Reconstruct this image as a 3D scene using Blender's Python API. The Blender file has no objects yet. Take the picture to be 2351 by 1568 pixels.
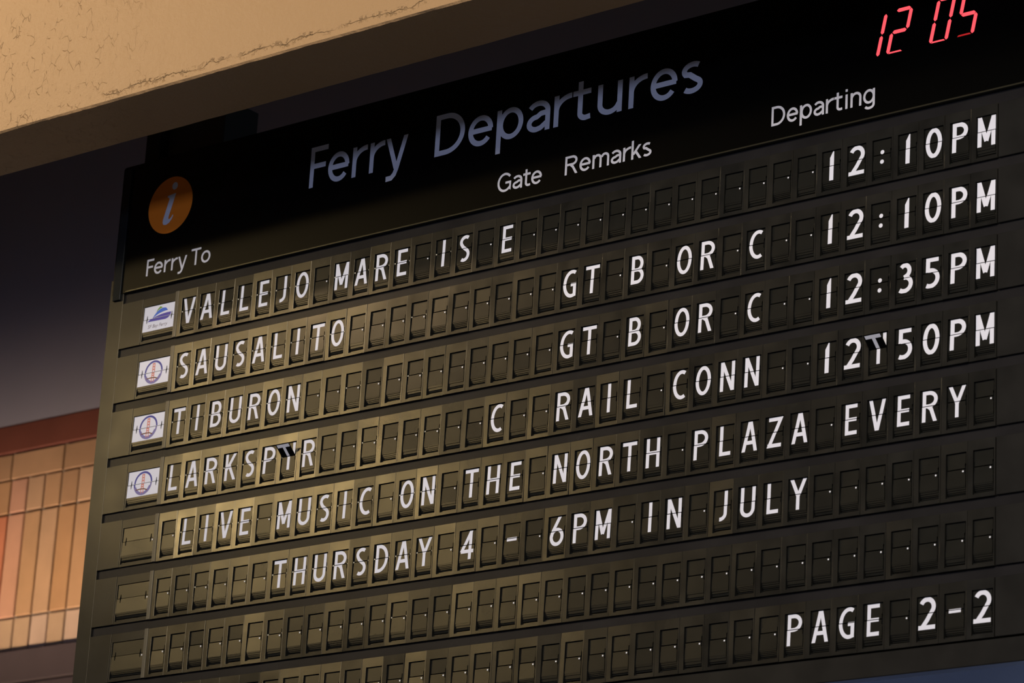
import bpy, bmesh, math, random
from mathutils import Matrix, Vector
random.seed(11)
S = bpy.context.scene
COL = S.collection
PI = math.pi
# ---------------------------------------------------------------- units
# board units: c = flap pitch to the right, v = flap pitch downwards, z = depth into the wall
P = 0.08
Z0 = 3.45 + 20.03 * P
RHO = 2.278644
CX, CV, CZ = 86.35788, 43.17363, -85.41807
def W(c, v, z=0.0):
    return Vector((c * P, z * P, Z0 - v * P))
def par(c, v, d):
    """the point of a plane d in front of the flap plane that covers (c, v) of the flap plane"""
    k = d / -CZ
    return c + (CX - c) * k, v + (CV - v) * k

# ---------------------------------------------------------------- camera
r0 = (0.78316383, -0.05411963, 0.61945579)
r1 = (-0.15677185, 0.94683881, 0.28092499)
r2 = (-0.60172834, -0.31712352, 0.73304548)
def ax(r, s):
    return Vector((r[0], r[2], -r[1])) * s
cam_d = bpy.data.cameras.new('camera'); cam = bpy.data.objects.new('camera', cam_d); COL.objects.link(cam)
x_, y_, z_ = ax(r0, 1), ax(r1, -1), ax(r2, -1)
loc = W(CX, CV, CZ)
cam.matrix_world = Matrix(((x_[0], y_[0], z_[0], loc[0]), (x_[1], y_[1], z_[1], loc[1]), (x_[2], y_[2], z_[2], loc[2]), (0, 0, 0, 1)))
cam_d.sensor_width = 36; cam_d.sensor_fit = 'HORIZONTAL'
cam_d.lens = 7459.14 / 2351 * 36
cam_d.clip_start = 0.1; cam_d.clip_end = 200
cam_d.dof.use_dof = True
cam_d.dof.focus_distance = 9.3
cam_d.dof.aperture_fstop = 5.6
S.camera = cam
S.view_settings.view_transform = 'Standard'; S.view_settings.look = 'None'
S.view_settings.gamma = 1; S.view_settings.exposure = 0; S.view_settings.use_curve_mapping = False

# ---------------------------------------------------------------- world and the hall's lights
w = bpy.data.worlds.new('hall'); S.world = w; w.use_nodes = True
w.node_tree.nodes['Background'].inputs[0].default_value = (0.52, 0.52, 0.58, 1)
w.node_tree.nodes['Background'].inputs[1].default_value = 0.035
def area(name, pos, target, sx, sy, power, col, spread=180):
    d = bpy.data.lights.new(name, 'AREA'); d.shape = 'RECTANGLE'; d.size = sx; d.size_y = sy
    d.energy = power; d.color = col; d.spread = math.radians(spread)
    o = bpy.data.objects.new(name, d); COL.objects.link(o); o.location = pos
    o.rotation_euler = (Vector(target) - Vector(pos)).to_track_quat('-Z', 'Y').to_euler()
    return o
def spot(name, pos, target, power, col, angle, blend, radius=0.05):
    d = bpy.data.lights.new(name, 'SPOT'); d.energy = power; d.color = col
    d.spot_size = math.radians(angle); d.spot_blend = blend; d.shadow_soft_size = radius
    o = bpy.data.objects.new(name, d); COL.objects.link(o); o.location = pos
    o.rotation_euler = (Vector(target) - Vector(pos)).to_track_quat('-Z', 'Y').to_euler()
    return o
# tall bright window of the hall: the main light, cut off above the board by the beam
area('hall_window_light', W(105, -49, -130), W(18, 6, 0), 4.0, 3.6, 1480, (1.0, 0.94, 0.90))
# golden lamp glowing on the left of the board
area('golden_lamp_light', W(-134, -47, -140), W(6, 8, 0), 3.2, 0.45, 146, (1.0, 0.80, 0.46))
# low blue daylight, just under the beam
area('blue_daylight', W(40, -9.5, -140), W(18, 0, 0), 6.0, 0.7, 240, (0.46, 0.56, 1.0))
# warm wall lamp close to the tan beam, up on its left
spot('beam_lamp_light', W(-34, -22, -34), W(-4, -13, -8.2), 260, (1.0, 0.76, 0.50), 50, 1.0, 0.12)
# long wall washers behind the board, on the tiled wall
area('warm_wall_washer', W(-54, 30, 14), W(-54, -2.0, 40), 6.0, 0.15, 25, (1.0, 0.78, 0.58), 23)
area('blue_wall_washer', W(-54, 30, 14), W(-54, -8, 40), 6.0, 0.15, 2.4, (0.62, 0.62, 1.0), 20)
area('far_wall_fill', W(0, 45, 18), W(10, -12, 40), 9.0, 0.3, 9, (1.0, 0.98, 0.98))  # added fill with no known fixture, stands in for bounce on the far wall

# ---------------------------------------------------------------- materials
def mat(name, col, rough=0.5, spec=0.5, tint=None, metal=0.0, emit=None, estr=1.0, noise=0.0, nscale=30.0, bump=0.0, bscale=60.0, rnd=0.0, rrnd=0.0, coat=0.0):
    m = bpy.data.materials.new(name); m.use_nodes = True
    nt = m.node_tree; b = nt.nodes['Principled BSDF']
    b.inputs['Base Color'].default_value = (*col, 1); b.inputs['Roughness'].default_value = rough
    b.inputs['Specular IOR Level'].default_value = spec; b.inputs['Metallic'].default_value = metal
    b.inputs['Coat Weight'].default_value = coat
    if tint: b.inputs['Specular Tint'].default_value = (*tint, 1)
    if emit:
        b.inputs['Emission Color'].default_value = (*emit, 1); b.inputs['Emission Strength'].default_value = estr
    tc = nt.nodes.new('ShaderNodeTexCoord')
    geo = nt.nodes.new('ShaderNodeNewGeometry')
    if noise > 0:
        n = nt.nodes.new('ShaderNodeTexNoise'); n.inputs['Scale'].default_value = nscale; n.inputs['Detail'].default_value = 5
        nt.links.new(geo.outputs['Position'], n.inputs['Vector'])
        r = nt.nodes.new('ShaderNodeMapRange'); r.inputs['From Min'].default_value = 0.3; r.inputs['From Max'].default_value = 0.7
        r.inputs['To Min'].default_value = 1 - noise; r.inputs['To Max'].default_value = 1 + noise
        nt.links.new(n.outputs['Fac'], r.inputs['Value'])
        mx = nt.nodes.new('ShaderNodeVectorMath'); mx.operation = 'SCALE'; mx.inputs[0].default_value = col
        nt.links.new(r.outputs[0], mx.inputs['Scale']); nt.links.new(mx.outputs[0], b.inputs['Base Color'])
        r2_ = nt.nodes.new('ShaderNodeMapRange'); r2_.inputs['From Min'].default_value = 0.3; r2_.inputs['From Max'].default_value = 0.7
        r2_.inputs['To Min'].default_value = rough - noise * 0.12; r2_.inputs['To Max'].default_value = rough + noise * 0.12
        nt.links.new(n.outputs['Fac'], r2_.inputs['Value']); nt.links.new(r2_.outputs[0], b.inputs['Roughness'])
    if rnd > 0:
        oi = nt.nodes.new('ShaderNodeObjectInfo'); r = nt.nodes.new('ShaderNodeMapRange')
        r.inputs['To Min'].default_value = spec * (1 - rnd); r.inputs['To Max'].default_value = spec * (1 + rnd)
        nt.links.new(oi.outputs['Random'], r.inputs['Value']); nt.links.new(r.outputs[0], b.inputs['Specular IOR Level'])
    if bump > 0:
        n = nt.nodes.new('ShaderNodeTexNoise'); n.inputs['Scale'].default_value = bscale; n.inputs['Detail'].default_value = 4
        nt.links.new(geo.outputs['Position'], n.inputs['Vector'])
        bp = nt.nodes.new('ShaderNodeBump'); bp.inputs['Strength'].default_value = bump; bp.inputs['Distance'].default_value = 0.01
        nt.links.new(n.outputs['Fac'], bp.inputs['Height']); nt.links.new(bp.outputs[0], b.inputs['Normal'])
    return m
GOLD = (1.0, 0.84, 0.54)
M = {}
M['face'] = mat('bronze_face_plastic', (0.013, 0.0122, 0.0100), 0.22, 0.60, GOLD, noise=0.3, nscale=9, rnd=0.35, bump=0.03, bscale=14)
M['flap'] = mat('flap_plastic', (0.0115, 0.011, 0.0086), 0.25, 0.36, GOLD, noise=0.12, nscale=12, rnd=0.25, bump=0.02, bscale=16)
M['frame'] = mat('board_frame_paint', (0.015, 0.0138, 0.0115), 0.25, 0.25, GOLD, noise=0.25, nscale=6)
M['rail'] = mat('rail_paint', (0.017, 0.0152, 0.014), 0.26, 0.09, GOLD, noise=0.2, nscale=5)
M['strip'] = mat('strip_plastic', (0.085, 0.073, 0.050), 0.30, 0.35, GOLD)
M['black'] = mat('black_cavity', (0.004, 0.004, 0.003), 0.8, 0.1)
M['header'] = mat('header_black_gloss', (0.0015, 0.0015, 0.0013), 0.27, 0.13, GOLD)
M['lip'] = mat('bronze_lip_metal', (0.03, 0.026, 0.015), 0.22, 1.0, (1.0, 0.85, 0.5))
M['tape'] = mat('black_edge_tape', (0.006, 0.007, 0.006), 0.5, 0.25)
M['white'] = mat('white_print', (0.80, 0.775, 0.765), 0.55, 0.3)
M['dot'] = mat('white_dot_print', (0.85, 0.82, 0.78), 0.5, 0.3)
M['title'] = mat('grey_title_vinyl', (0.66, 0.64, 0.62), 0.5, 0.3)
M['sub'] = mat('white_caption_vinyl', (0.78, 0.74, 0.70), 0.5, 0.3)
M['orange'] = mat('orange_disc_vinyl', (0.80, 0.20, 0.01), 0.5, 0.3)
M['card'] = mat('white_card', (0.80, 0.77, 0.76), 0.6, 0.3)
M['navy'] = mat('navy_print', (0.10, 0.09, 0.28), 0.6, 0.2)
M['ringlilac'] = mat('faded_ring_print', (0.24, 0.20, 0.36), 0.6, 0.2)
M['blueprint'] = mat('blue_print', (0.10, 0.18, 0.55), 0.6, 0.2)
M['purple'] = mat('purple_print', (0.13, 0.10, 0.34), 0.6, 0.2)
M['green'] = mat('green_print', (0.22, 0.38, 0.06), 0.6, 0.2)
M['red'] = mat('orange_red_print', (0.72, 0.25, 0.17), 0.6, 0.2)
M['brownp'] = mat('brown_print', (0.22, 0.10, 0.05), 0.6, 0.2)
M['greyp'] = mat('grey_print', (0.42, 0.36, 0.35), 0.6, 0.2)
M['pin'] = mat('ivory_pin', (0.75, 0.66, 0.45), 0.4, 0.5)
M['led'] = mat('red_led', (0.3, 0.01, 0.01), 0.5, 0.3, emit=(1.0, 0.085, 0.105), estr=1.35)
M['leddim'] = mat('red_led_dim', (0.3, 0.01, 0.01), 0.5, 0.3, emit=(1.0, 0.03, 0.03), estr=0.45)
M['post'] = mat('black_post_metal', (0.006, 0.006, 0.004), 0.6, 0.2)
M['box'] = mat('dark_olive_box', (0.02, 0.02, 0.011), 0.6, 0.3)
M['redtrim'] = mat('red_brown_trim', (0.165, 0.050, 0.028), 0.7, 0.2, noise=0.15, nscale=3)
M['slab'] = mat('brown_ledge', (0.062, 0.044, 0.042), 0.7, 0.2, noise=0.15, nscale=3)
M['mauve'] = mat('grey_mauve_wall_paint', (0.30, 0.265, 0.27), 0.85, 0.2, noise=0.04, nscale=2)
M['bluewall'] = mat('blue_grey_wall_paint', (0.46, 0.60, 0.95), 0.8, 0.2, noise=0.1, nscale=1.5)
M['mortar'] = mat('mortar', (0.27, 0.215, 0.155), 0.9, 0.1, noise=0.1, nscale=20)
M['floor'] = mat('hall_floor_stone', (0.090, 0.105, 0.150), 0.6, 0.3, noise=0.15, nscale=2)
M['ceil'] = mat('dark_ceiling_paint', (0.06, 0.05, 0.04), 0.9, 0.1, noise=0.1, nscale=2)
BR = [mat('tile_glaze_%s' % n, c, 0.55, 0.3, noise=0.07, nscale=8) for n, c in
      [('ochre', (0.42, 0.235, 0.115)), ('tan', (0.44, 0.26, 0.14)), ('amber', (0.41, 0.22, 0.10)), ('brick_red', (0.50, 0.175, 0.085)),
       ('rose', (0.48, 0.245, 0.145)), ('sand', (0.42, 0.27, 0.155)), ('pale_rose', (0.46, 0.31, 0.21)), ('umber', (0.37, 0.205, 0.10))]]

def beam_material(name, col, relief):
    m = bpy.data.materials.new(name); m.use_nodes = True
    nt = m.node_tree; N = nt.nodes; L = nt.links; b = N['Principled BSDF']
    b.inputs['Roughness'].default_value = 0.42; b.inputs['Specular IOR Level'].default_value = 0.25
    b.inputs['Specular Tint'].default_value = (1, 0.85, 0.6, 1)
    geo = N.new('ShaderNodeNewGeometry'); sep = N.new('ShaderNodeSeparateXYZ'); L.new(geo.outputs['Position'], sep.inputs[0])
    def noise(scale, det=5, vec=None, rough=0.55):
        n = N.new('ShaderNodeTexNoise'); n.inputs['Scale'].default_value = scale; n.inputs['Detail'].default_value = det
        n.inputs['Roughness'].default_value = rough
        L.new(vec or geo.outputs['Position'], n.inputs['Vector']); return n.outputs['Fac']
    def math_(op, a, b_=None, clamp=False):
        n = N.new('ShaderNodeMath'); n.operation = op; n.use_clamp = clamp
        for i, q in enumerate((a, b_)):
            if q is None: continue
            if isinstance(q, (int, float)): n.inputs[i].default_value = q
            else: L.new(q, n.inputs[i])
        return n.outputs[0]
    def ramp(v, a, b_, o0=0.0, o1=1.0):
        n = N.new('ShaderNodeMapRange'); n.clamp = True
        n.inputs['From Min'].default_value = a; n.inputs['From Max'].default_value = b_
        n.inputs['To Min'].default_value = o0; n.inputs['To Max'].default_value = o1
        L.new(v, n.inputs['Value']); return n.outputs[0]
    fine = noise(70, 6)
    broad = noise(9, 4)
    # paint wrinkles: warped voronoi edges, strongest at the left
    mp = N.new('ShaderNodeMapping'); mp.inputs['Scale'].default_value = (1.5, 1.0, 0.8); L.new(geo.outputs['Position'], mp.inputs['Vector'])
    wn = N.new('ShaderNodeTexNoise'); wn.inputs['Scale'].default_value = 22; L.new(geo.outputs['Position'], wn.inputs['Vector'])
    mixv = N.new('ShaderNodeVectorMath'); mixv.operation = 'MULTIPLY_ADD'
    L.new(wn.outputs['Color'], mixv.inputs[0]); mixv.inputs[1].default_value = (0.035, 0.035, 0.035); L.new(mp.outputs[0], mixv.inputs[2])
    vo = N.new('ShaderNodeTexVoronoi'); vo.feature = 'DISTANCE_TO_EDGE'; vo.inputs['Scale'].default_value = 26
    L.new(mixv.outputs[0], vo.inputs['Vector'])
    crack = ramp(vo.outputs['Distance'], 0.0, 0.028, 1, 0)
    patch = ramp(noise(21, 3), 0.52, 0.58)
    left = ramp(sep.outputs['X'], -0.20, 0.50, 1, 0)
    crack = math_('MULTIPLY', math_('MULTIPLY', crack, patch), left)
    # long crack just above the lower arris
    zedge = Z0 + 3.0 * P
    off = math_('MULTIPLY', math_('SUBTRACT', noise(5, 5, rough=0.7), 0.5), 0.075)
    hgt = math_('ADD', math_('SUBTRACT', sep.outputs['Z'], zedge + 0.031), off)
    line = math_('MULTIPLY', ramp(math_('ABSOLUTE', hgt), 0.0004, 0.0022, 1, 0), ramp(noise(24, 2), 0.40, 0.52, 0.35, 1.0))
    gate = math_('MULTIPLY', ramp(noise(3.1, 2), 0.44, 0.50), ramp(sep.outputs['X'], 0.0, 0.25))
    flake = math_('MULTIPLY', ramp(noise(75, 5), 0.54, 0.58), ramp(math_('ABSOLUTE', hgt), 0.004, 0.013, 0.55, 0))
    line = math_('MULTIPLY', math_('MAXIMUM', line, flake), gate)
    h = math_('ADD', math_('ADD', math_('MULTIPLY', fine, 0.30 * relief), math_('MULTIPLY', noise(260, 3), 0.16 * relief)), math_('MULTIPLY', broad, 0.6 * relief))
    h = math_('SUBTRACT', h, math_('MULTIPLY', crack, 0.5))
    h = math_('SUBTRACT', h, math_('MULTIPLY', line, 1.1))
    bp = N.new('ShaderNodeBump'); bp.inputs['Strength'].default_value = 0.55; bp.inputs['Distance'].default_value = 0.012
    L.new(h, bp.inputs['Height']); L.new(bp.outputs[0], b.inputs['Normal'])
    dark = math_('MAXIMUM', math_('MULTIPLY', line, 0.72), math_('MULTIPLY', crack, 0.30))
    mx = N.new('ShaderNodeMix'); mx.data_type = 'RGBA'; mx.inputs['A'].default_value = (*col, 1); mx.inputs['B'].default_value = (col[0] * .22, col[1] * .22, col[2] * .2, 1)
    L.new(dark, mx.inputs['Factor']); L.new(mx.outputs['Result'], b.inputs['Base Color'])
    return m
M['beam'] = beam_material('tan_beam_paint', (0.44, 0.26, 0.112), 1.0)

# ---------------------------------------------------------------- mesh helpers
def mesh(name, verts, faces, mats, midx=None):
    me = bpy.data.meshes.new(name); me.from_pydata([tuple(q) for q in verts], [], faces)
    for m in mats: me.materials.append(m)
    if midx: me.polygons.foreach_set('material_index', midx)
    bm = bmesh.new(); bm.from_mesh(me); bmesh.ops.recalc_face_normals(bm, faces=bm.faces); bm.to_mesh(me); bm.free()
    me.update(); return me
def link(name, me, parent=None, loc=None, **props):
    o = bpy.data.objects.new(name, me); COL.objects.link(o)
    if parent is not None: o.parent = parent
    if loc is not None: o.location = loc
    for k, q in props.items(): o[k] = q
    return o
class MB:
    """collects solids in board units relative to an origin"""
    def __init__(s): s.v = []; s.f = []; s.m = []
    def box(s, c0, c1, v0, v1, z0, z1, ch=0.0, mi=0):
        """front face at z0 (towards the camera) with a chamfer ch"""
        b = len(s.v)
        def ring(k, z):
            return [(c0 + k, v0 + k, z), (c1 - k, v0 + k, z), (c1 - k, v1 - k, z), (c0 + k, v1 - k, z)]
        rings = [ring(0, z1), ring(0, z0 + ch)] + ([ring(ch, z0)] if ch > 0 else [])
        for r in rings: s.v += r
        n = len(rings)
        for i in range(n - 1):
            for k in range(4):
                s.f.append((b + 4 * i + k, b + 4 * i + (k + 1) % 4, b + 4 * i + 4 + (k + 1) % 4, b + 4 * i + 4 + k)); s.m.append(mi)
        s.f.append(tuple(b + k for k in range(4))); s.m.append(mi)
        s.f.append(tuple(b + 4 * (n - 1) + k for k in range(4))); s.m.append(mi)
    def frame(s, o, i, zf, zb, ch=0.015, ich=0.012, mi=0, inner=1):
        """rectangular frame: outer (c0,c1,v0,v1), inner opening, front zf, back zb"""
        b = len(s.v)
        def ring(r, k, z):
            return [(r[0] + k, r[2] + k, z), (r[1] - k, r[2] + k, z), (r[1] - k, r[3] - k, z), (r[0] + k, r[3] - k, z)]
        R_ = [ring(o, 0, zb), ring(o, 0, zf + ch), ring(o, ch, zf), ring(i, -ich, zf), ring(i, 0, zf + ich), ring(i, 0, zb)]
        for r in R_: s.v += r
        n = len(R_)
        for j in range(n):
            j2 = (j + 1) % n
            for k in range(4):
                s.f.append((b + 4 * j + k, b + 4 * j + (k + 1) % 4, b + 4 * j2 + (k + 1) % 4, b + 4 * j2 + k)); s.m.append(inner if j >= 4 else mi)
    def poly(s, pts, z0, z1=None, mi=0):
        """prism with outline pts [(c,v)], front z0 (number or function of v), thickness to z1"""
        fz = z0 if callable(z0) else (lambda q: z0)
        b = len(s.v); n = len(pts)
        s.v += [(x, y, fz(y)) for x, y in pts]; s.f.append(tuple(range(b, b + n))); s.m.append(mi)
        if z1 is not None:
            s.v += [(x, y, fz(y) + z1) for x, y in pts]
            s.f.append(tuple(range(b + 2 * n - 1, b + n - 1, -1))); s.m.append(mi)
            for k in range(n):
                k2 = (k + 1) % n; s.f.append((b + k, b + k2, b + n + k2, b + n + k)); s.m.append(mi)
    def mesh(s, name, mats, org=(0, 0, 0)):
        vs = [((x - org[0]) * P, (z - org[2]) * P, -(y - org[1]) * P) for x, y, z in s.v]
        return mesh(name, vs, s.f, mats if isinstance(mats, list) else [mats], s.m)

# ---------------------------------------------------------------- glyphs: strokes in a cap box (x in pitches, y up, cap height H)
H = 1.05
def arc(cx, cy, rx, ry, a0, a1, n=14):
    return [(cx + rx * math.cos(math.radians(a0 + (a1 - a0) * k / n)), cy + ry * math.sin(math.radians(a0 + (a1 - a0) * k / n))) for k in range(n + 1)]
T_ = 0.131
h_ = T_ / 2
def G(ch):
    """returns (width, [(points, closed, thickness)], [polygons])"""
    t = h_; top = H - t; bot = t; mid = H * 0.5
    e = 0.08
    if ch == 'A': return .62, [([(-.02 + t, -e), (.31, H + .10 - .02)], 0), ([(.64 - t, -e), (.31, H + .10 - .02)], 0), ([(.13, .31), (.49, .31)], 0)]
    if ch == 'B': return .54, [([(t, 0), (t, H)], 0), ([(t, top)] + arc(.24, (top + mid) / 2, .24 - t + .02, (top - mid) / 2, 90, -90) + [(t, mid)], 0), ([(t, mid)] + arc(.26, (bot + mid) / 2, .28 - t, (mid - bot) / 2, 90, -90) + [(t, bot)], 0)]
    if ch == 'C': return .54, [(arc(.36, mid, .36 - t, mid - t, 62, 298, 26), 0)]
    if ch == 'D': return .58, [([(t, 0), (t, H)], 0), ([(t, top), (.16, top)] + arc(.16, mid, .42 - t, mid - t, 90, -90, 22) + [(t, bot)], 0)]
    if ch == 'E': return .46, [([(t, 0), (t, H)], 0), ([(t, top), (.46, top)], 0), ([(t, mid), (.44, mid)], 0), ([(t, bot), (.46, bot)], 0)]
    if ch == 'G': return .58, [(arc(.38, mid, .38 - t, mid - t, 62, 285, 26) + [(.58 - t, t + .03), (.58 - t, mid)], 0), ([(.34, mid - .035), (.58, mid - .035)], 0)]
    if ch == 'H': return .56, [([(t, 0), (t, H)], 0), ([(.56 - t, 0), (.56 - t, H)], 0), ([(t, mid), (.56 - t, mid)], 0)]
    if ch == 'I': return .145, [([(t, 0), (t, H)], 0)]
    if ch == 'J': return .34, [([(.34 - t, H), (.34 - t, .26)] + arc(.06, .26, .28 - t, .26 - t, 0, -95, 10), 0)]
    if ch == 'K': return .56, [([(t, 0), (t, H)], 0), ([(.06, .40), (.52, H + .06)], 0), ([(.20, .62), (.55, -.07)], 0)]
    if ch == 'L': return .46, [([(t, 0), (t, H)], 0), ([(t, bot), (.46, bot)], 0)]
    if ch == 'M': return .65, [([(t, 0), (t, H)], 0), ([(.65 - t, 0), (.65 - t, H)], 0), ([(.055, H + .02), (.325, .18)], 0), ([(.595, H + .02), (.325, .18)], 0)]
    if ch == 'N': return .58, [([(t, 0), (t, H)], 0), ([(.58 - t, 0), (.58 - t, H)], 0), ([(.045, H + .05), (.535, -.05)], 0)]
    if ch in 'O': return .62, [(arc(.31, mid, .31 - t, mid - t, 0, 360, 36), 1)]
    if ch == '0': return .60, [(arc(.30, mid, .30 - t, mid - t, 0, 360, 36), 1)]
    if ch == 'P': return .56, [([(t, 0), (t, H)], 0), ([(t, top), (.22, top)] + arc(.24, .755, .32 - t, top - .755, 88, -90) + [(t, .755 - (top - .755))], 0)]
    if ch == 'R': return .58, [([(t, 0), (t, H)], 0), ([(t, top), (.22, top)] + arc(.24, .76, .32 - t, top - .76, 88, -90) + [(t, .76 - (top - .76))], 0), ([(.22, .52), (.33, .43), (.51, -.06)], 0)]
    if ch == 'S': return .50, [(arc(.27, .79, .27 - t, .79 - .60 + .0, 50, 205, 14) + [(.16, .60), (.34, .46)] + arc(.24, .28, .26 - t, .28 - t, 42, -125, 14), 0)]
    if ch == 'T': return .60, [([(.30, 0), (.30, H)], 0), ([(0, top), (.60, top)], 0)]
    if ch == 'U': return .58, [([(t, H), (t, .30)] + arc(.29, .30, .29 - t, .30 - t, 180, 360, 18) + [(.58 - t, H)], 0)]
    if ch == 'V': return .60, [([(t - .03, H + .06), (.30, -.04)], 0), ([(.60 - t + .03, H + .06), (.30, -.04)], 0)]
    if ch == 'Y': return .62, [([(t - .03, H + .06), (.31, .47)], 0), ([(.62 - t + .03, H + .06), (.31, .47)], 0), ([(.31, .50), (.31, 0)], 0)]
    if ch == 'Z': return .54, [([(.02, top), (.54, top)], 0), ([(.53, H + .02), (.03, -.02)], 0), ([(0, bot), (.54, bot)], 0)]
    if ch == '2': return .60, [(arc(.29, .74, .27 - t + .03, top - .74, 155, -20, 16) + [(.31, .32), (.045, -.03)], 0), ([(-.015, bot), (.60, bot)], 0)]
    if ch == '3': return .54, [(arc(.22, .785, .24 - t, top - .785, 140, -68, 14) + [(.20, .555)], 0), ([(.20, .545), (.24, .545)] + arc(.22, .31, .32 - t, .31 - t, 74, -130, 14), 0)]
    if ch == '4': return .56, [([(.40, 0), (.40, H)], 0), ([(.43, H + .02), (.02, .28)], 0), ([(.0, .30), (.56, .30)], 0)]
    if ch == '5': return .56, [([(.52, top), (.13, top), (.12, .56)], 0), ([(.13, .60)] + arc(.22, .34, .34 - t, .34 - t, 88, -120, 18), 0)]
    if ch == '6': return .60, [(arc(.30, .33, .30 - t, .33 - t, 0, 360, 28), 1), ([(.075, .36), (.12, .56), (.42, H + .05)], 0)]
    if ch == '-': return .44, [([(0, .50), (.44, .50)], 0)]
    return 0, []
def strips(pts, closed, t):
    """mitred quads along a centre line"""
    pts = [q for i_, q in enumerate(pts) if i_ == 0 or math.hypot(q[0] - pts[i_ - 1][0], q[1] - pts[i_ - 1][1]) > 1e-4]
    n = len(pts); out = []
    if closed: pts = pts[:-1]; n -= 1
    def nrm(a, b):
        dx, dy = b[0] - a[0], b[1] - a[1]; l = math.hypot(dx, dy) or 1; return (-dy / l, dx / l)
    L_, R_ = [], []
    for i in range(n):
        if closed: a = nrm(pts[i - 1], pts[i]); b = nrm(pts[i], pts[(i + 1) % n])
        else:
            a = nrm(pts[max(i - 1, 0)], pts[max(i, 1)]); b = nrm(pts[min(i, n - 2)], pts[min(i + 1, n - 1)])
        mx, my = a[0] + b[0], a[1] + b[1]; l = math.hypot(mx, my) or 1; mx /= l; my /= l
        k = 1 / max(0.5, mx * a[0] + my * a[1])
        L_.append((pts[i][0] + mx * t * k, pts[i][1] + my * t * k)); R_.append((pts[i][0] - mx * t * k, pts[i][1] - my * t * k))
    for i in range(n if closed else n - 1):
        j = (i + 1) % n; out.append([L_[i], L_[j], R_[j], R_[i]])
    return out
def clip(poly, y, above):
    out = []
    for i in range(len(poly)):
        a, b = poly[i - 1], poly[i]
        ia = (a[1] >= y) == above; ib = (b[1] >= y) == above
        if ia != ib:
            k = (y - a[1]) / (b[1] - a[1]); out.append((a[0] + (b[0] - a[0]) * k, y))
        if ib: out.append(b)
    return out
def glyph_polys(ch, y0, y1, bold=1.0):
    w_, st = G(ch)
    res = []
    polys = []
    for k, (pts, closed) in enumerate(st):
        polys += [(q, k) for q in strips(pts, closed, h_ * bold)]
    if ch == '1':
        w_ = .16; polys = [([(0, 0), (.16, 0), (.16, H), (.12, H), (0, H - .22)], 0)]
    if ch == ':':
        w_ = .14
        polys = [([(.07 + .075 * math.cos(a * PI / 8), cy + .075 * math.sin(a * PI / 8)) for a in range(16)], 0) for cy in (.62, .27)]
    for q, k in polys:
        q = clip(clip(q, max(y0, 0), True), min(y1, H), False)
        if len(q) > 2: res.append((q, k))
    return w_, res

# ---------------------------------------------------------------- flap module (relative to the dot position of its cell; v down)
AX = -0.080                               # hinge line
up_z = lambda v: 0.006 * (AX - v) / 0.54                   # upper flap leans back a little
lo_z = lambda v: -0.012 - 0.014 * (v - AX) / 0.56          # lower flap leans forward
FL, FR = -0.592, 0.088
def cap(xw, x, y):                         # glyph box -> cell coordinates
    return (-0.245 - xw / 2 + x, 0.452 - y)
CACHE = {}
def build_frame_mesh(kind):
    b = MB()
    if kind == 'cell':
        b.frame((-0.799, 0.189, -0.965, 0.950), (-0.612, 0.143, -0.620, 0.835), -0.060, 0.30, 0.0045, 0.004)
        b.box(-0.612, 0.143, 0.775, 0.835, 0.02, 0.30)            # inner sill
        b.box(-0.612, 0.143, -0.63, 0.84, 0.29, 0.30, mi=1)       # dark back of the cavity
        b.box(0.104, 0.143, -0.62, 0.80, 0.012, 0.28)             # side arm right of the flaps
        return b.mesh('flap_module', [M['face'], M['black']])
    b.frame((-2.80, -0.985, -0.955, 0.940), (-2.745, -1.005, -0.615, 0.835), -0.035, 0.30, 0.003, 0.004)
    b.box(-2.745, -1.005, 0.775, 0.835, 0.02, 0.30)
    b.box(-2.745, -1.005, -0.63, 0.84, 0.29, 0.30, mi=1)
    return b.mesh('picture_flap_module', [M['frame'], M['black']])
def flap_outline(a, b_, v_edge, v_hinge, n=0.034, hgt=0.155):
    """flap with the two hinge notches; v_hinge is the edge at the hinge"""
    s = 1 if v_hinge > v_edge else -1
    return [(a, v_edge), (b_, v_edge), (b_, v_hinge - s * hgt), (b_ - n, v_hinge - s * hgt), (b_ - n, v_hinge), (a + n * .4, v_hinge), (a + n * .4, v_hinge - s * hgt), (a, v_hinge - s * hgt)]
def upper_mesh():
    b = MB(); b.poly(flap_outline(FL, FR, -0.632, AX - 0.020, 0.030), up_z, 0.012); return b.mesh('upper_flap', M['flap'])
def lower_mesh():
    b = MB(); b.poly(flap_outline(FL, FR, 0.482, AX + 0.018, 0.030), lo_z, 0.012); return b.mesh('lower_flap', M['flap'])
def stack_mesh(variant, c0=FL, c1=FR):
    rr = random.Random(variant); b = MB(); z = -0.035; v = 0.47
    n = rr.choice((3, 4, 5))
    steps = [rr.uniform(0.6, 1.5) for _ in range(n)]; tot = sum(steps)
    for k in range(n):
        dv = 0.262 * steps[k] / tot; z += 0.017 + 0.004 * k
        b.poly([(c0 + .004, v - 0.03), (c1 - .004, v - 0.03), (c1 - .004, v + dv), (c0 + .004, v + dv)], (lambda q, zz=z, vv=v, kk=k: zz + (q - vv) * (0.008 * kk if kk < n - 1 else 0.22)), 0.014)
        v += dv
    # drum behind the flaps
    pts = [(0.16 + 0.10 * math.cos(a * PI / 6), 0.10 + 0.52 * math.sin(a * PI / 6)) for a in range(12)]
    bb = len(b.v)
    for x in (c0 + .02, c1 - .02):
        b.v += [(x, q[1], q[0]) for q in pts]
    b.f.append(tuple(range(bb, bb + 12))); b.m.append(1); b.f.append(tuple(range(bb + 23, bb + 11, -1))); b.m.append(1)
    for k in range(12): b.f.append((bb + k, bb + (k + 1) % 12, bb + 12 + (k + 1) % 12, bb + 12 + k)); b.m.append(1)
    return b.mesh('flap_stack', [M['flap'], M['black']])
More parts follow.
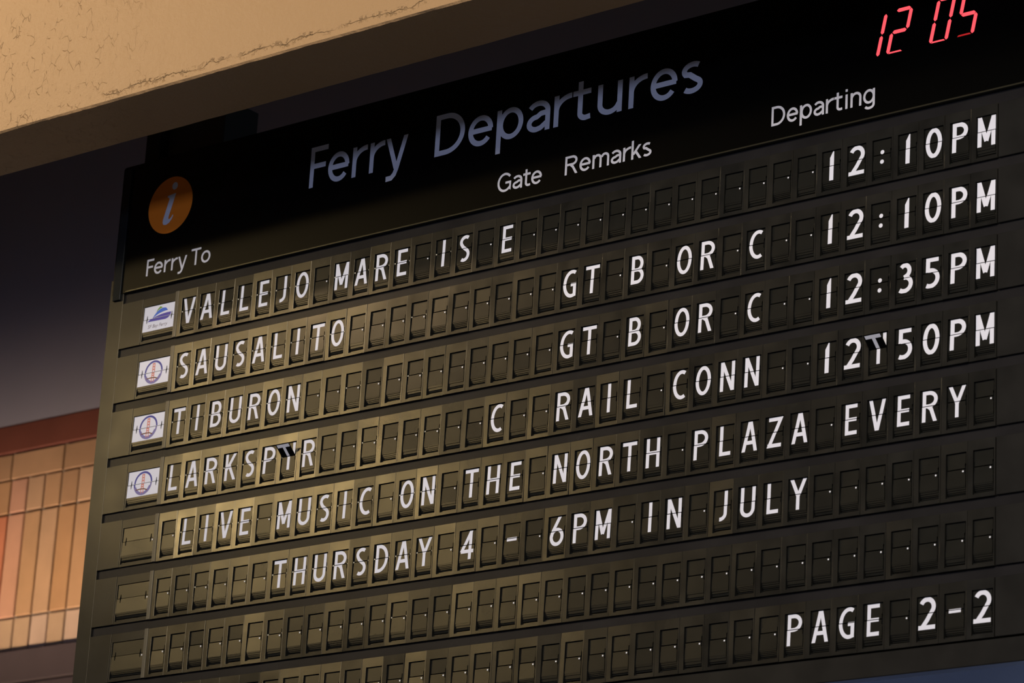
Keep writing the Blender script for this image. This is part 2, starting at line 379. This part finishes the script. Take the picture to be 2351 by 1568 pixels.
def letter_mesh(ch, bold, part='both'):
    key = (ch, bold, part)
    if key in CACHE: return CACHE[key]
    b = MB(); ysp = 0.452 - AX
    for (y0, y1, fz, nm) in ((ysp + 0.015, H, up_z, 'up'), (0, ysp - 0.015, lo_z, 'lo')):
        if part not in ('both', nm): continue
        wd, polys = glyph_polys(ch, y0, y1, bold)
        for q, k in polys:
            pts = [cap(wd, x, y) for x, y in q]
            b.poly(pts, lambda vv, f=fz, kk=k: f(vv) - 0.003 - 0.0012 * kk)
    me = b.mesh('letter', M['white']); CACHE[key] = me; return me
def dot_mesh(cx=0.0, cv=0.0):
    b = MB(); b.poly([(cx + 0.030 * math.cos(a * PI / 5), cv + 0.030 * math.sin(a * PI / 5)) for a in range(10)], lo_z(cv) - 0.006, 0.004)
    return b.mesh('marker_dot', M['dot'])
def pin_mesh():
    b = MB()
    b.box(FL - 0.018, FL + 0.012, AX - 0.02, AX + 0.03, -0.020, 0.02, 0.006)
    b.box(FR - 0.004, FR + 0.030, AX - 0.02, AX + 0.02, -0.020, 0.02, 0.006)
    return b.mesh('hinge_pin', M['pin'])

# ---------------------------------------------------------------- structure: beam, walls, ceiling, floor
def beam():
    bv, z0, z1 = -3.0, -8.25, -5.02
    verts, faces = [], []
    n = 1100; c0, c1 = -150.0, 110.0
    rr = random.Random(3)
    prof = []
    a1 = a2 = 0.0
    for i in range(n + 1):
        c = c0 + (c1 - c0) * i / n
        a1 = a1 * 0.75 + rr.uniform(-1, 1) * 0.018; a2 = a2 * 0.8 + rr.uniform(-1, 1) * 0.012
        j = 0.07
        sec = [(-46.0, z0), (-20.0, z0), (-8.0, z0), (bv - 0.5, z0), (bv - j, z0 + a2 * .3), (bv + a1 * .6, z0 + j + a2), (bv, z0 + 0.5), (bv, (z0 + z1) / 2), (bv, z1 - 0.3), (bv + a2 * .5, z1 - 0.03), (bv - 0.05, z1), (-46.0, z1)]
        m_ = len(sec)
        verts += [W(c, v, z) for v, z in sec]
        if i:
            for k in range(m_ - 1):
                faces.append(((i - 1) * m_ + k, i * m_ + k, i * m_ + k + 1, (i - 1) * m_ + k + 1))
    return mesh('beam', verts, faces, [M['beam']])
bo = link('beam', beam()); bo['kind'] = 'structure'; bo['label'] = 'tan painted plaster beam with cracks, in front of and above the board'
def sbox(name, c0, c1, v0, v1, z0, z1, m, ch=0.0, parent=None, **k):
    b = MB(); b.box(c0, c1, v0, v1, z0, z1, ch); me = b.mesh(name, M[m] if isinstance(m, str) else m, (c0, v1, z0))
    o = link(name, me, parent, W(c0, v1, z0), **k)
    return o
sbox('floor', -300, 300, 63.1, 64.3, -300, 60, 'floor', kind='structure')
sbox('ceiling', -170, 150, -48, -46, -5.0, 60, 'ceil', kind='structure')
wz = 40.0
sbox('wall_back', -170, 150, -46, -12.15, wz, wz + 2, 'mauve', kind='structure', label='grey mauve painted wall above the red-brown trim')
tw = sbox('wall_left', -170, -24, -12.15, 63.1, wz + 0.10, wz + 2, 'mortar', kind='structure', label='wall of upright ochre tiles left of the board')
sbox('trim_1', -170, -24, -12.15, -10.35, wz - 0.04, wz + 0.1, 'redtrim', 0.1, kind='structure', label='red-brown band running along the top of the tiled wall')
sbox('trim_2', -170, -24, 1.98, 3.9, wz - 0.35, wz + 0.1, 'slab', 0.06, kind='structure', label='dark brown ledge under the tiles')
sbox('trim_3', -170, -24, 3.95, 8.5, wz - 0.2, wz + 0.1, 'slab', 0.06, kind='structure')
sbox('wall_right', -24, 150, -12.15, 63.1, wz, wz + 2, 'bluewall', kind='structure', label='blue-grey painted wall seen under the lower right corner of the board')
# tiles: each a chamfered piece parented to the tiled wall
def tile_mesh(wd, ht, m):
    b = MB(); b.box(0, wd, 0, ht, 0, 0.22, 0.035); return b.mesh('tile', m)
tcache = {}
pitch = 1.432; joint = 0.13
rr = random.Random(5)
tloc = W(-170, 63.1, wz + 0.10)
def tile(c, v, wd, ht, mi, red=0.0):
    key = (round(wd, 3), round(ht, 3), mi)
    if key not in tcache: tcache[key] = tile_mesh(wd, ht, BR[mi])
    link('tile', tcache[key], tw, W(c, v, wz - 0.05 + rr.uniform(-.02, .02)) - tloc)
base = -54.33
for k in range(-20, 21):
    c = base + k * pitch + joint / 2
    wd = pitch - joint
    near = k
    tile(c, -8.62 + .05, wd, 2.12 - joint, rr.choice((0, 1, 2, 7)) if k != 0 else 4)
    tall = {-4: 3, -3: 3, -2: 3, -1: 3, 0: 4, 1: 0, 2: 1, 3: 2, 4: 0}.get(k, rr.choice((0, 1, 2, 7)))
    tile(c, -6.46 + .05, wd, 6.36 - joint, tall)
    tile(c, -0.08 + .05, wd, 2.06 - joint, {0: 5, -1: 5, 1: 5, 2: 6, 3: 5}.get(k, rr.choice((5, 6, 1))))
for k in range(-7, 7):
    c = -54.45 + k * pitch * 3.09 + joint / 2
    tile(c, -10.3 + .07, pitch * 3.09 - joint, 1.66 - joint, rr.choice((0, 1, 7, 0)))

# ---------------------------------------------------------------- the departure board
board = bpy.data.objects.new('departure_board', None); COL.objects.link(board)
board.location = W(16, 20.03, 0.6)
board['label'] = 'black split-flap ferry departure board with white letters and red clock digits'
board['category'] = 'departure board'
ORG = Vector(board.location)
def bpart(name, me, org, parent=None, **k):
    """part of the board placed at board coordinates org; a sub-part when parent is a part placed with its own org"""
    if parent is None: return link(name, me, board, W(*org) - ORG, **k)
    po = parent['_o'] if False else POS[parent.name]
    o = link(name, me, parent, (W(*org) - W(*po)), **k); return o
POS = {}
def bbox(name, c0, c1, v0, v1, z0, z1, m, ch=0.02, **k):
    b = MB(); b.box(c0, c1, v0, v1, z0, z1, ch); org = (c0, v0, z0)
    o = bpart(name, b.mesh(name, M[m], org), org, **k); POS[o.name] = org; return o
VT, VB = -0.965, 0.950
CE = 38.6
# carcass: side stiles, bottom rail, dark back
bbox('back_panel', -4.6, CE + .1, -4.4, 19.95, 0.34, 0.42, 'black', 0.02)
bbox('side_stile', -4.74, -3.985, 0.20, 20.03, -0.047, 0.40, 'frame', 0.004)
bbox('side_stile', CE, CE + 0.75, 0.20, 20.03, -0.06, 0.40, 'frame', 0.03)
bbox('bottom_rail', -3.985, CE, 19.235, 20.03, -0.06, 0.40, 'frame', 0.03)
ROW = ['VALLEJO MARE IS E             12:10PM',
       'SAUSALITO          GT B OR C  12:10PM',
       'TIBURON            GT B OR C  12:35PM',
       'LARKSP*R        C  RAIL CONN  12*50PM',
       ' LIVE MUSIC ON THE NORTH PLAZA EVERY ',
       '      THURSDAY 4 - 6PM IN JULY       ',
       ' ' * 37,
       ' ' * 29 + 'PAGE 2-2']
for r in ROW: assert len(r) == 37, r
for r in range(1, 9):
    v = r * RHO
    bbox('divider_rail', -3.95, CE, (v - RHO + VB - 0.03) if r > 1 else 0.72, v + VT + 0.04, 0.045, 0.33, 'rail', 0.01)
    bbox('side_plate', -3.97, -2.82, v + VT - 0.005, v + VB - 0.01, -0.045, 0.3, 'frame', 0.003)
    bbox('end_plate', 36.215, CE - 0.02, v + VT - 0.005, v + VB - 0.01, -0.045, 0.3, 'frame', 0.012)
    bbox('upright_strip', -1.005 + .02, -0.815, v + VT - 0.01, v + VB - 0.005, -0.085, 0.3, 'strip', 0.005)

cell = build_frame_mesh('cell'); up = upper_mesh(); lo = lower_mesh(); dot = dot_mesh(); pins = pin_mesh()
stacks = [stack_mesh(100 + k) for k in range(7)]
rr = random.Random(21)
def module(r, n, ch):
    v = r * RHO
    m = bpart('flap_module', cell, (n, v, 0))
    m.rotation_euler = (math.radians(rr.gauss(0, 0.42)), 0, math.radians(rr.gauss(0, 0.5)))
    def sub(name, me, tilt=0.0, **k):
        o = link(name, me, m, (0, 0, 0), **k)
        if tilt: o.rotation_euler = (math.radians(rr.gauss(0, tilt)), 0, 0)
        return o
    sub('upper_flap', up); sub('lower_flap', lo); sub('flap_stack', stacks[rr.randrange(7)])
    bold = 1.16 if n >= 30 and ch in '0123456789PM:' else 1.0
    if ch == ' ':
        sub('marker_dot', dot)
    elif ch == '*':
        sub('letter', letter_mesh('U', 1.0, 'up')); sub('letter', letter_mesh('T', bold, 'lo'))
        # the loose flap caught half way, with the upper half of a T on its face
        b = MB(); th = math.radians(47)
        fz = lambda q: -0.03 - (AX - q) * math.tan(th)
        b.poly([(FL, AX - .565 * math.cos(th)), (FR, AX - .565 * math.cos(th)), (FR, AX + .01), (FL, AX + .01)], fz, 0.014)
        lf = sub('loose_flap', b.mesh('loose_flap', M['header']), label='black flap stuck half turned, carrying the top of a letter T')
        b = MB(); wd, polys = glyph_polys('T', 0.452 - AX + .01, H, bold)
        for q, k in polys:
            pts = [cap(wd, x, y) for x, y in q]
            pts = [(x, AX + (yy - AX) * math.cos(th)) for x, yy in pts]
            b.poly(pts, lambda q_, kk=k: fz(q_) - 0.005 - 0.0012 * kk)
        sub('letter', b.mesh('letter', M['white']))
    else:
        sub('letter', letter_mesh(ch, bold))
    if n < 14 and (ch != ' ' or rr.random() < .25): sub('hinge_pin', pins)
    if ch == '*': m['label'] = 'flap module caught mid-turn, showing parts of U and T'
    elif ch != ' ': m['label'] = 'flap module showing ' + {':': 'a colon', '-': 'a dash'}.get(ch, 'the character ' + ch)
    return m
for r in range(1, 9):
    for n in range(37):
        module(r, n, ROW[r - 1][n])

# picture modules at the head of the rows
pic = build_frame_mesh('pic')
PL, PR = -2.735, -1.005
def slot_outline(a, b_, ve, vh, s):
    """wide flap; hinge slots are cut as tapering notches 0.19 in from each end"""
    pts = [(a, ve), (b_, ve), (b_, vh)]
    for x in (b_ - 0.19, a + 0.19):
        pts += [(x + 0.034, vh), (x + 0.016, vh - s * 0.155), (x - 0.016, vh - s * 0.155), (x - 0.034, vh)]
    return pts + [(a, vh)]
def picture_flaps(m, mu, ml, parent):
    b = MB(); b.poly(slot_outline(PL, PR, -0.60, AX + 0.017 - .012, 1), up_z, 0.012); link('upper_flap', b.mesh('upper_flap', mu), parent, (0, 0, 0))
    b = MB(); b.poly(slot_outline(PL, PR, 0.452 if ml is M['card'] else 0.50, AX + 0.012 + .017, -1), lo_z, 0.012); link('lower_flap', b.mesh('lower_flap', ml), parent, (0, 0, 0))
def face_z(v): return (up_z(v) if v < AX else lo_z(v)) - 0.004
def split_poly(b, pts, mi=0, k=0):
    """lay a flat print over both flaps, cut at the hinge"""
    for lim, ab in ((AX - 0.008, False), (AX + 0.026, True)):
        q = clip(pts, lim, ab)
        if len(q) > 2: b.poly(q, lambda vv, kk=k: face_z(vv) - 0.0012 * kk, None, mi)
def strip_print(b, pts, closed, t, mi=0, k=0):
    for q in strips(pts, closed, t): split_poly(b, q, mi, k)
pstack = [stack_mesh(200 + k, PL, PR) for k in range(5)]
def text_mesh(name, body, m, x0, x1, vbase, cap_h, z, shear=0.0, off=0.0, bold_=0.0, sy=None, ref='H'):
    """printed words as a thin mesh, fitted between x0 and x1 with the given cap height"""
    cu = bpy.data.curves.new(name, 'FONT'); cu.body = ref; cu.offset = off; cu.resolution_u = 6
    o = bpy.data.objects.new(name, cu); COL.objects.link(o); bpy.context.view_layer.update()
    hh = max(q[1] for q in o.bound_box)
    cu.body = body; cu.shear = shear; bpy.context.view_layer.update()
    me = bpy.data.meshes.new_from_object(o, depsgraph=bpy.context.evaluated_depsgraph_get())
    bpy.data.objects.remove(o); bpy.data.curves.remove(cu)
    xs = [q.co.x for q in me.vertices]; a, b_ = min(xs), max(xs)
    kx = (x1 - x0) / (b_ - a); ky = cap_h / hh
    for q in me.vertices:
        q.co = Vector((((q.co.x - a) * kx) * P, 0, q.co.y * ky * P))
    me.materials.clear(); me.materials.append(M[m]); me.name = name
    return me
for r in range(1, 9):
    v = r * RHO
    kindn = 'boat' if r == 1 else ('bridge' if r <= 4 else 'blank')
    m = bpart('picture_flap_module', pic, (0, v, 0)); POS[m.name] = (0, v, 0)
    card = M['card'] if kindn != 'blank' else M['flap']
    picture_flaps(m, card, card, m)
    link('flap_stack', pstack[r % 5], m, (0, 0, 0))
    m['label'] = {'boat': 'white picture flaps with a blue and green boat emblem', 'bridge': 'white picture flaps with a blue ring round a red bridge tower', 'blank': 'blank wide picture flaps'}[kindn]
    if kindn == 'blank':
        link('marker_dot', dot_mesh(-1.10, 0.02), m, (0, 0, 0)); continue
    b = MB()
    if kindn == 'boat':
        hull = [(-2.51, .04), (-2.36, -.045), (-2.10, -.13), (-1.80, -.19), (-1.50, -.215), (-1.24, -.215), (-1.235, -.16), (-1.28, -.06), (-1.36, .02), (-1.50, .06)]
        split_poly(b, hull[:5] + [(-1.50, .06)], 0, 0); split_poly(b, [(-1.50, -.215), (-1.24, -.215), (-1.235, -.16), (-1.28, -.06), (-1.36, .02), (-1.50, .06)], 0, 1)
        def band(lower, upper, mi, k):
            for i in range(len(lower) - 1):
                split_poly(b, [lower[i], lower[i + 1], upper[i + 1], upper[i]], mi, k)
        band([(-2.25, -.075), (-2.12, -.155), (-1.98, -.215), (-1.82, -.262), (-1.66, -.29), (-1.53, -.305), (-1.43, -.31)],
             [(-2.25, -.085), (-2.14, -.215), (-2.01, -.335), (-1.86, -.415), (-1.70, -.450), (-1.54, -.430), (-1.435, -.325)], 1, 2)
        band([(-2.06, -.315), (-1.96, -.385), (-1.86, -.435), (-1.73, -.470)],
             [(-2.06, -.320), (-1.98, -.440), (-1.86, -.535), (-1.745, -.480)], 2, 3)
        link('boat_emblem', b.mesh('boat_emblem', [M['purple'], M['blueprint'], M['green']]), m, (0, 0, 0))
        tm = text_mesh('lettering', 'SF Bay Ferry', 'greyp', 0, 1.08, 0, .135, 0, 0.25)
        link('lettering', tm, m, W(-2.44, 0.325, lo_z(.3) - .012) - W(0, 0, 0), label='small grey lettering under the boat emblem')
    else:
        cxr, cvr = -1.905, -0.070
        ring = arc(cxr, cvr, 0.452, 0.445, 0, 360, 48)
        for i, q in enumerate(strips(ring, 1, 0.040)):
            ang = (i + .5) / 48 * 360
            split_poly(b, q, 0 if 0 < ang < 150 else 1, 0)
        for q in strips(arc(cxr, cvr, 0.43, 0.425, 20, 160, 16), 0, 0.062): split_poly(b, q, 0, 1)
        for sx in (-0.052, 0.052):
            strip_print(b, [(cxr - 0.01 + sx, -.44), (cxr - 0.01 + sx * 1.15, .34)], 0, 0.020, 2, 2)
        for vv in (-.42, -.30, -.185, -.02, .07): strip_print(b, [(cxr - .075, vv), (cxr + .055, vv)], 0, 0.022, 2, 3)
        strip_print(b, [(cxr - .35, .175), (cxr - .1, .16), (cxr + .1, .17), (cxr + .27, .235)], 0, 0.020, 3, 4)
        link('bridge_emblem', b.mesh('bridge_emblem', [M['ringlilac'], M['navy'], M['red'], M['brownp']]), m, (0, 0, 0))

# ---------------------------------------------------------------- header panel with its lettering and clock
HD = 0.13
hc0 = par(-3.95, 0, HD)[0]
hv1 = par(0, 0.80, HD)[1]; hv0 = par(0, -4.73, HD)[1]
# rounded top-left corner outline
def header_outline(c0, c1, v0, v1, r):
    return [(c0, v1), (c1, v1), (c1, v0)] + [(c0 + r - r * math.sin(a * PI / 12), v0 + r - r * math.cos(a * PI / 12)) for a in range(7)]
hb = MB(); org = (-3.8, hv1, -HD)
hb.poly(header_outline(-4.60, 39.6, hv0, hv1 - 0.005, 0.12), -HD + 0.045, 1.6, 0)
hb.box(hc0, 39.4, hv0 + 0.05, hv1, -HD, -HD + 0.044, 0.022)
hme = hb.mesh('header_panel', M['header'], org)
header = bpart('header_panel', hme, org, label='glossy black header panel over the flap rows'); POS[header.name] = org
hl = par(-3.95, 0.735, HD + .01)
bbox('header_lip', hc0, 39.4, hl[1], hv1 - 0.002, -HD - 0.012, 0.0, 'lip', 0.006)
e0 = par(-4.65, 1.058, HD + .02); e1 = par(-4.235, 1.058, HD + .02)
bbox('edge_cover', e0[0], e1[0], hv0 + 0.16, e0[1], -HD - 0.03, 0.2, 'tape', 0.01)
def hsub(name, me, c, v, d=HD + 0.004, **k):
    po = POS[header.name]; return link(name, me, header, W(c, v, -d) - W(*po), **k)
def CG(ch, t):
    """monoline sans caption letters, cap height 1: (width, strokes)"""
    X = 0.735; m = X / 2
    if ch == 'F': return .54, [([(t, 0), (t, 1)], 0), ([(t, 1 - t), (.54, 1 - t)], 0), ([(t, .52), (.49, .52)], 0)]
    if ch == 'D': return .80, [([(t, 0), (t, 1)], 0), ([(t, 1 - t), (.30, 1 - t)] + arc(.30, .5, .50 - t, .5 - t, 90, -90, 26) + [(t, t)], 0)]
    if ch == 'T': return .72, [([(.36, 0), (.36, 1)], 0), ([(0, 1 - t), (.72, 1 - t)], 0)]
    if ch == 'G': return .86, [(arc(.46, .5, .46 - t, .52 - t, 38, 318, 34) + [(.86 - t, .14), (.86 - t, .47)], 0), ([(.50, .47), (.86, .47)], 0)]
    if ch == 'R': return .76, [([(t, 0), (t, 1)], 0), ([(t, 1 - t), (.40, 1 - t)] + arc(.42, .735, .28 - t * .6, 1 - t - .735, 90, -90, 14) + [(t, .47 + t)], 0), ([(.34, .50), (.46, .40), (.72, -.06)], 0)]
    if ch == 'e': return .66, [(arc(.33, m, .33 - t, m - t, 2, 322, 34), 0), ([(t, m + .01), (.655 - t * .4, m + .01)], 0)]
    if ch == 'r': return .44, [([(t, 0), (t, X)], 0), (arc(.44, .36, .44 - t, X - t - .36, 180, 88, 12), 0)]
    if ch == 'y': return .68, [([(t - .01, X + .06), (.345, -.02)], 0), ([(.68 - t + .01, X + .06), (.37, -.04), (.31, -.17), (.22, -.245), (.06, -.25)], 0)]
    if ch == 'p': return .70, [([(t, -.30), (t, X)], 0), (arc(.37, m, .33 - t, m - t + .01, 0, 360, 34), 1)]
    if ch == 'a': return .60, [(arc(.29, X - .27, .31 - t, .27 - t, 148, 0, 16) + [(.60 - t, 0)], 0), ([(.60 - t, .43), (.36, .42)] + arc(.25, .21, .25 - t, .21 - t, 88, 272, 14) + [(.36, t + .02), (.60 - t, .20)], 0)]
    if ch == 't': return .47, [([(.19, X + .20), (.19, .19)] + arc(.34, .19, .15, .19 - t, 180, 268, 8) + [(.46, t + .015)], 0), ([(0, X - t), (.46, X - t)], 0)]
    if ch == 'u': return .62, [([(t, X), (t, .26)] + arc(.30, .26, .30 - t, .27 - t, 180, 335, 16) + [(.62 - t, .24)], 0), ([(.62 - t, 0), (.62 - t, X)], 0)]
    if ch == 'n': return .62, [([(t, 0), (t, X)], 0), (arc(.32, X - .27, .30 - t, .28 - t, 170, 0, 16) + [(.62 - t, 0)], 0)]
    if ch == 'm': return .98, [([(t, 0), (t, X)], 0), (arc(.29, X - .24, .25 - t, .25 - t, 170, 0, 14) + [(.54 - t, 0)], 0), (arc(.73, X - .24, .25 - t, .25 - t, 170, 0, 14) + [(.98 - t, 0)], 0)]
    if ch == 's': return .52, [(arc(.27, X - .20, .27 - t, .20 - t, 48, 215, 14) + [(.20, .44), (.34, .33)] + arc(.25, .20, .27 - t, .20 - t, 35, -140, 14), 0)]
    if ch == 'o': return .68, [(arc(.34, m, .34 - t, m - t, 0, 360, 34), 1)]
    if ch == 'k': return .60, [([(t, 0), (t, 1)], 0), ([(.12, .26), (.53, X + .06)], 0), ([(.24, .42), (.56, -.06)], 0)]
    if ch == 'i': return t * 2, [([(t, 0), (t, X)], 0), ([(t, .87), (t, 1)], 0)]
    if ch == 'g': return .66, [(arc(.33, m, .33 - t, m - t, 0, 360, 34), 1), ([(.66 - t, X), (.66 - t, -.04)] + arc(.35, -.06, .31 - t, .23 - t, 0, -152, 14), 0)]
    return 0, []
def caption_mesh(body, m, w_tot, cap_h, thick, gap):
    t = thick / 2; x = 0; parts_ = []; prev = ''
    for ch in body:
        if ch == ' ': x += .30; prev = ''; continue
        wd, st = CG(ch, t)
        if prev: x += gap * (0.25 if prev + ch in ('ry', 'rt', 'To', 'Fe', 'ra', 'rk', 'ks', 'at', 'te', 'rr') and prev + ch != 'rr' else (0.6 if ch in 'eoagps' or prev in 'eoapr' else 1))
        lim = {'y': .735, 'e': 9, 'r': .735, 'k': 1.0}.get(ch, 9)
        for pts, closed in st:
            for q in strips(pts, closed, t):
                ks = st.index((pts, closed))
                if ch in 'yk': q = clip(q, .735, False) if ch == 'y' or pts[0][0] == .12 else q
                if ch in 'kR': q = clip(q, 0, True)
                if len(q) > 2: parts_.append(([(x + a_, b_) for a_, b_ in q], ks))
        x += wd; prev = ch
    kx = w_tot / x; b = MB()
    for q, k in parts_:
        # small steps in depth keep overlapping strokes from sharing a plane
        b.poly([(a_ * kx, -b_ * cap_h) for a_, b_ in q], -0.0012 * k)
    return b.mesh('lettering', M[m])
def htext(body, m, c0, c1, vb, ch, label, thick=.124, gap=.165):
    a = par(c0, vb, HD + .004); b_ = par(c1, vb, HD + .004)
    hsub('lettering', caption_mesh(body, m, b_[0] - a[0], ch, thick, gap), a[0], a[1], label=label)
htext('Ferry', 'title', 5.67, 10.62, -1.765, 1.675, 'large blue-grey lettering reading Ferry')
htext('Departures', 'title', 11.97, 24.24, -1.765, 1.665, 'large blue-grey lettering reading Departures')
htext('Ferry To', 'sub', -2.86, 0.66, 0.315, 0.70, 'small white lettering reading Ferry To')
htext('Gate', 'sub', 15.13, 17.20, 0.30, 0.72, 'small white lettering reading Gate')
htext('Remarks', 'sub', 18.25, 22.12, 0.235, 0.72, 'small white lettering reading Remarks')
htext('Departing', 'sub', 27.22, 31.41, 0.23, 0.72, 'small white lettering reading Departing')
# orange information disc
ic = par(-1.835, -2.545, HD)
b = MB(); b.poly([(1.215 * math.cos(a * PI / 32), 1.205 * math.sin(a * PI / 32)) for a in range(64)], 0, 0.004)
hsub('information_disc', b.mesh('information_disc', M['orange']), ic[0], ic[1], HD + .006, label='orange disc with a white italic letter i')
b = MB()
b.poly([(0.17 + 0.15 * math.cos(a * PI / 12), -0.79 + 0.16 * math.sin(a * PI / 12)) for a in range(24)], 0)
stem = [(-.18, -.42), (.27, -.47), (-.045, .50), (-.035, .60), (.03, .60), (.12, .53), (.18, .44), (.215, .47), (.15, .62), (.03, .75), (-.13, .82), (-.29, .80), (-.35, .70), (-.335, .56), (-.075, -.26), (-.10, -.32), (-.19, -.36)]
b.poly(stem, 0)
hsub('letter', b.mesh('letter', M['title']), ic[0], ic[1], HD + .0105, label='white italic letter i')
# clock digits
SEG = {'a': ((0, 2), (1, 2)), 'b': ((1, 2), (1, 1)), 'c': ((1, 1), (1, 0)), 'd': ((0, 0), (1, 0)), 'e': ((0, 1), (0, 0)), 'f': ((0, 2), (0, 1)), 'g': ((0, 1), (1, 1))}
DG = {'1': 'bc', '2': 'abged', '0': 'abcdef', '5': 'afgcd'}
def digit(ch, cl):
    """cl: c of the left stroke at mid height"""
    vm, hh, wd, sl, t = -2.10, 0.765, 0.60, 0.165, 0.066
    root = None
    for s_ in DG[ch]:
        (xa, ya), (xb, yb) = SEG[s_]
        def pt(x, y): return (cl + x * wd + (y - 1) * sl, vm - (y - 1) * hh)
        A, B = pt(xa, ya), pt(xb, yb)
        dx, dy = B[0] - A[0], B[1] - A[1]; l = math.hypot(dx, dy); ux, uy = dx / l, dy / l; nx, ny = -uy, ux
        g = 0.022
        A2 = (A[0] + ux * g, A[1] + uy * g); B2 = (B[0] - ux * g, B[1] - uy * g)
        q = [A2, (A2[0] + ux * t + nx * t, A2[1] + uy * t + ny * t), (B2[0] - ux * t + nx * t, B2[1] - uy * t + ny * t), B2, (B2[0] - ux * t - nx * t, B2[1] - uy * t - ny * t), (A2[0] + ux * t - nx * t, A2[1] + uy * t - ny * t)]
        if ch == '1' and s_ == 'c': pass
        else: q = clip(q, -1.345, False)
        b = MB(); b.poly([(x - cl, y - vm) for x, y in q], 0)
        yield s_, b
for ch, cl in (('1', 31.125), ('2', 32.125), ('0', 33.80), ('5', 34.80)):
    for s_, b in digit(ch, cl):
        mm = M['leddim'] if (ch == '5' and s_ == 'd') else M['led']
        hsub('clock_segment', b.mesh('clock_segment', mm), cl, -2.10, HD + 0.004, label='glowing red segment of the clock digit ' + ch)

# fixings above the board
bbox('mounting_post', -4.95, -4.12, -14.0, -4.2, 1.3, 2.0, 'post', 0.03)
bbox('mounting_post', 33.0, 33.8, -14.0, -4.2, 1.3, 2.0, 'post', 0.03)
bbox('cable_box', -4.05, -0.9, -7.6, -4.3, 1.7, 3.6, 'box', 0.04)
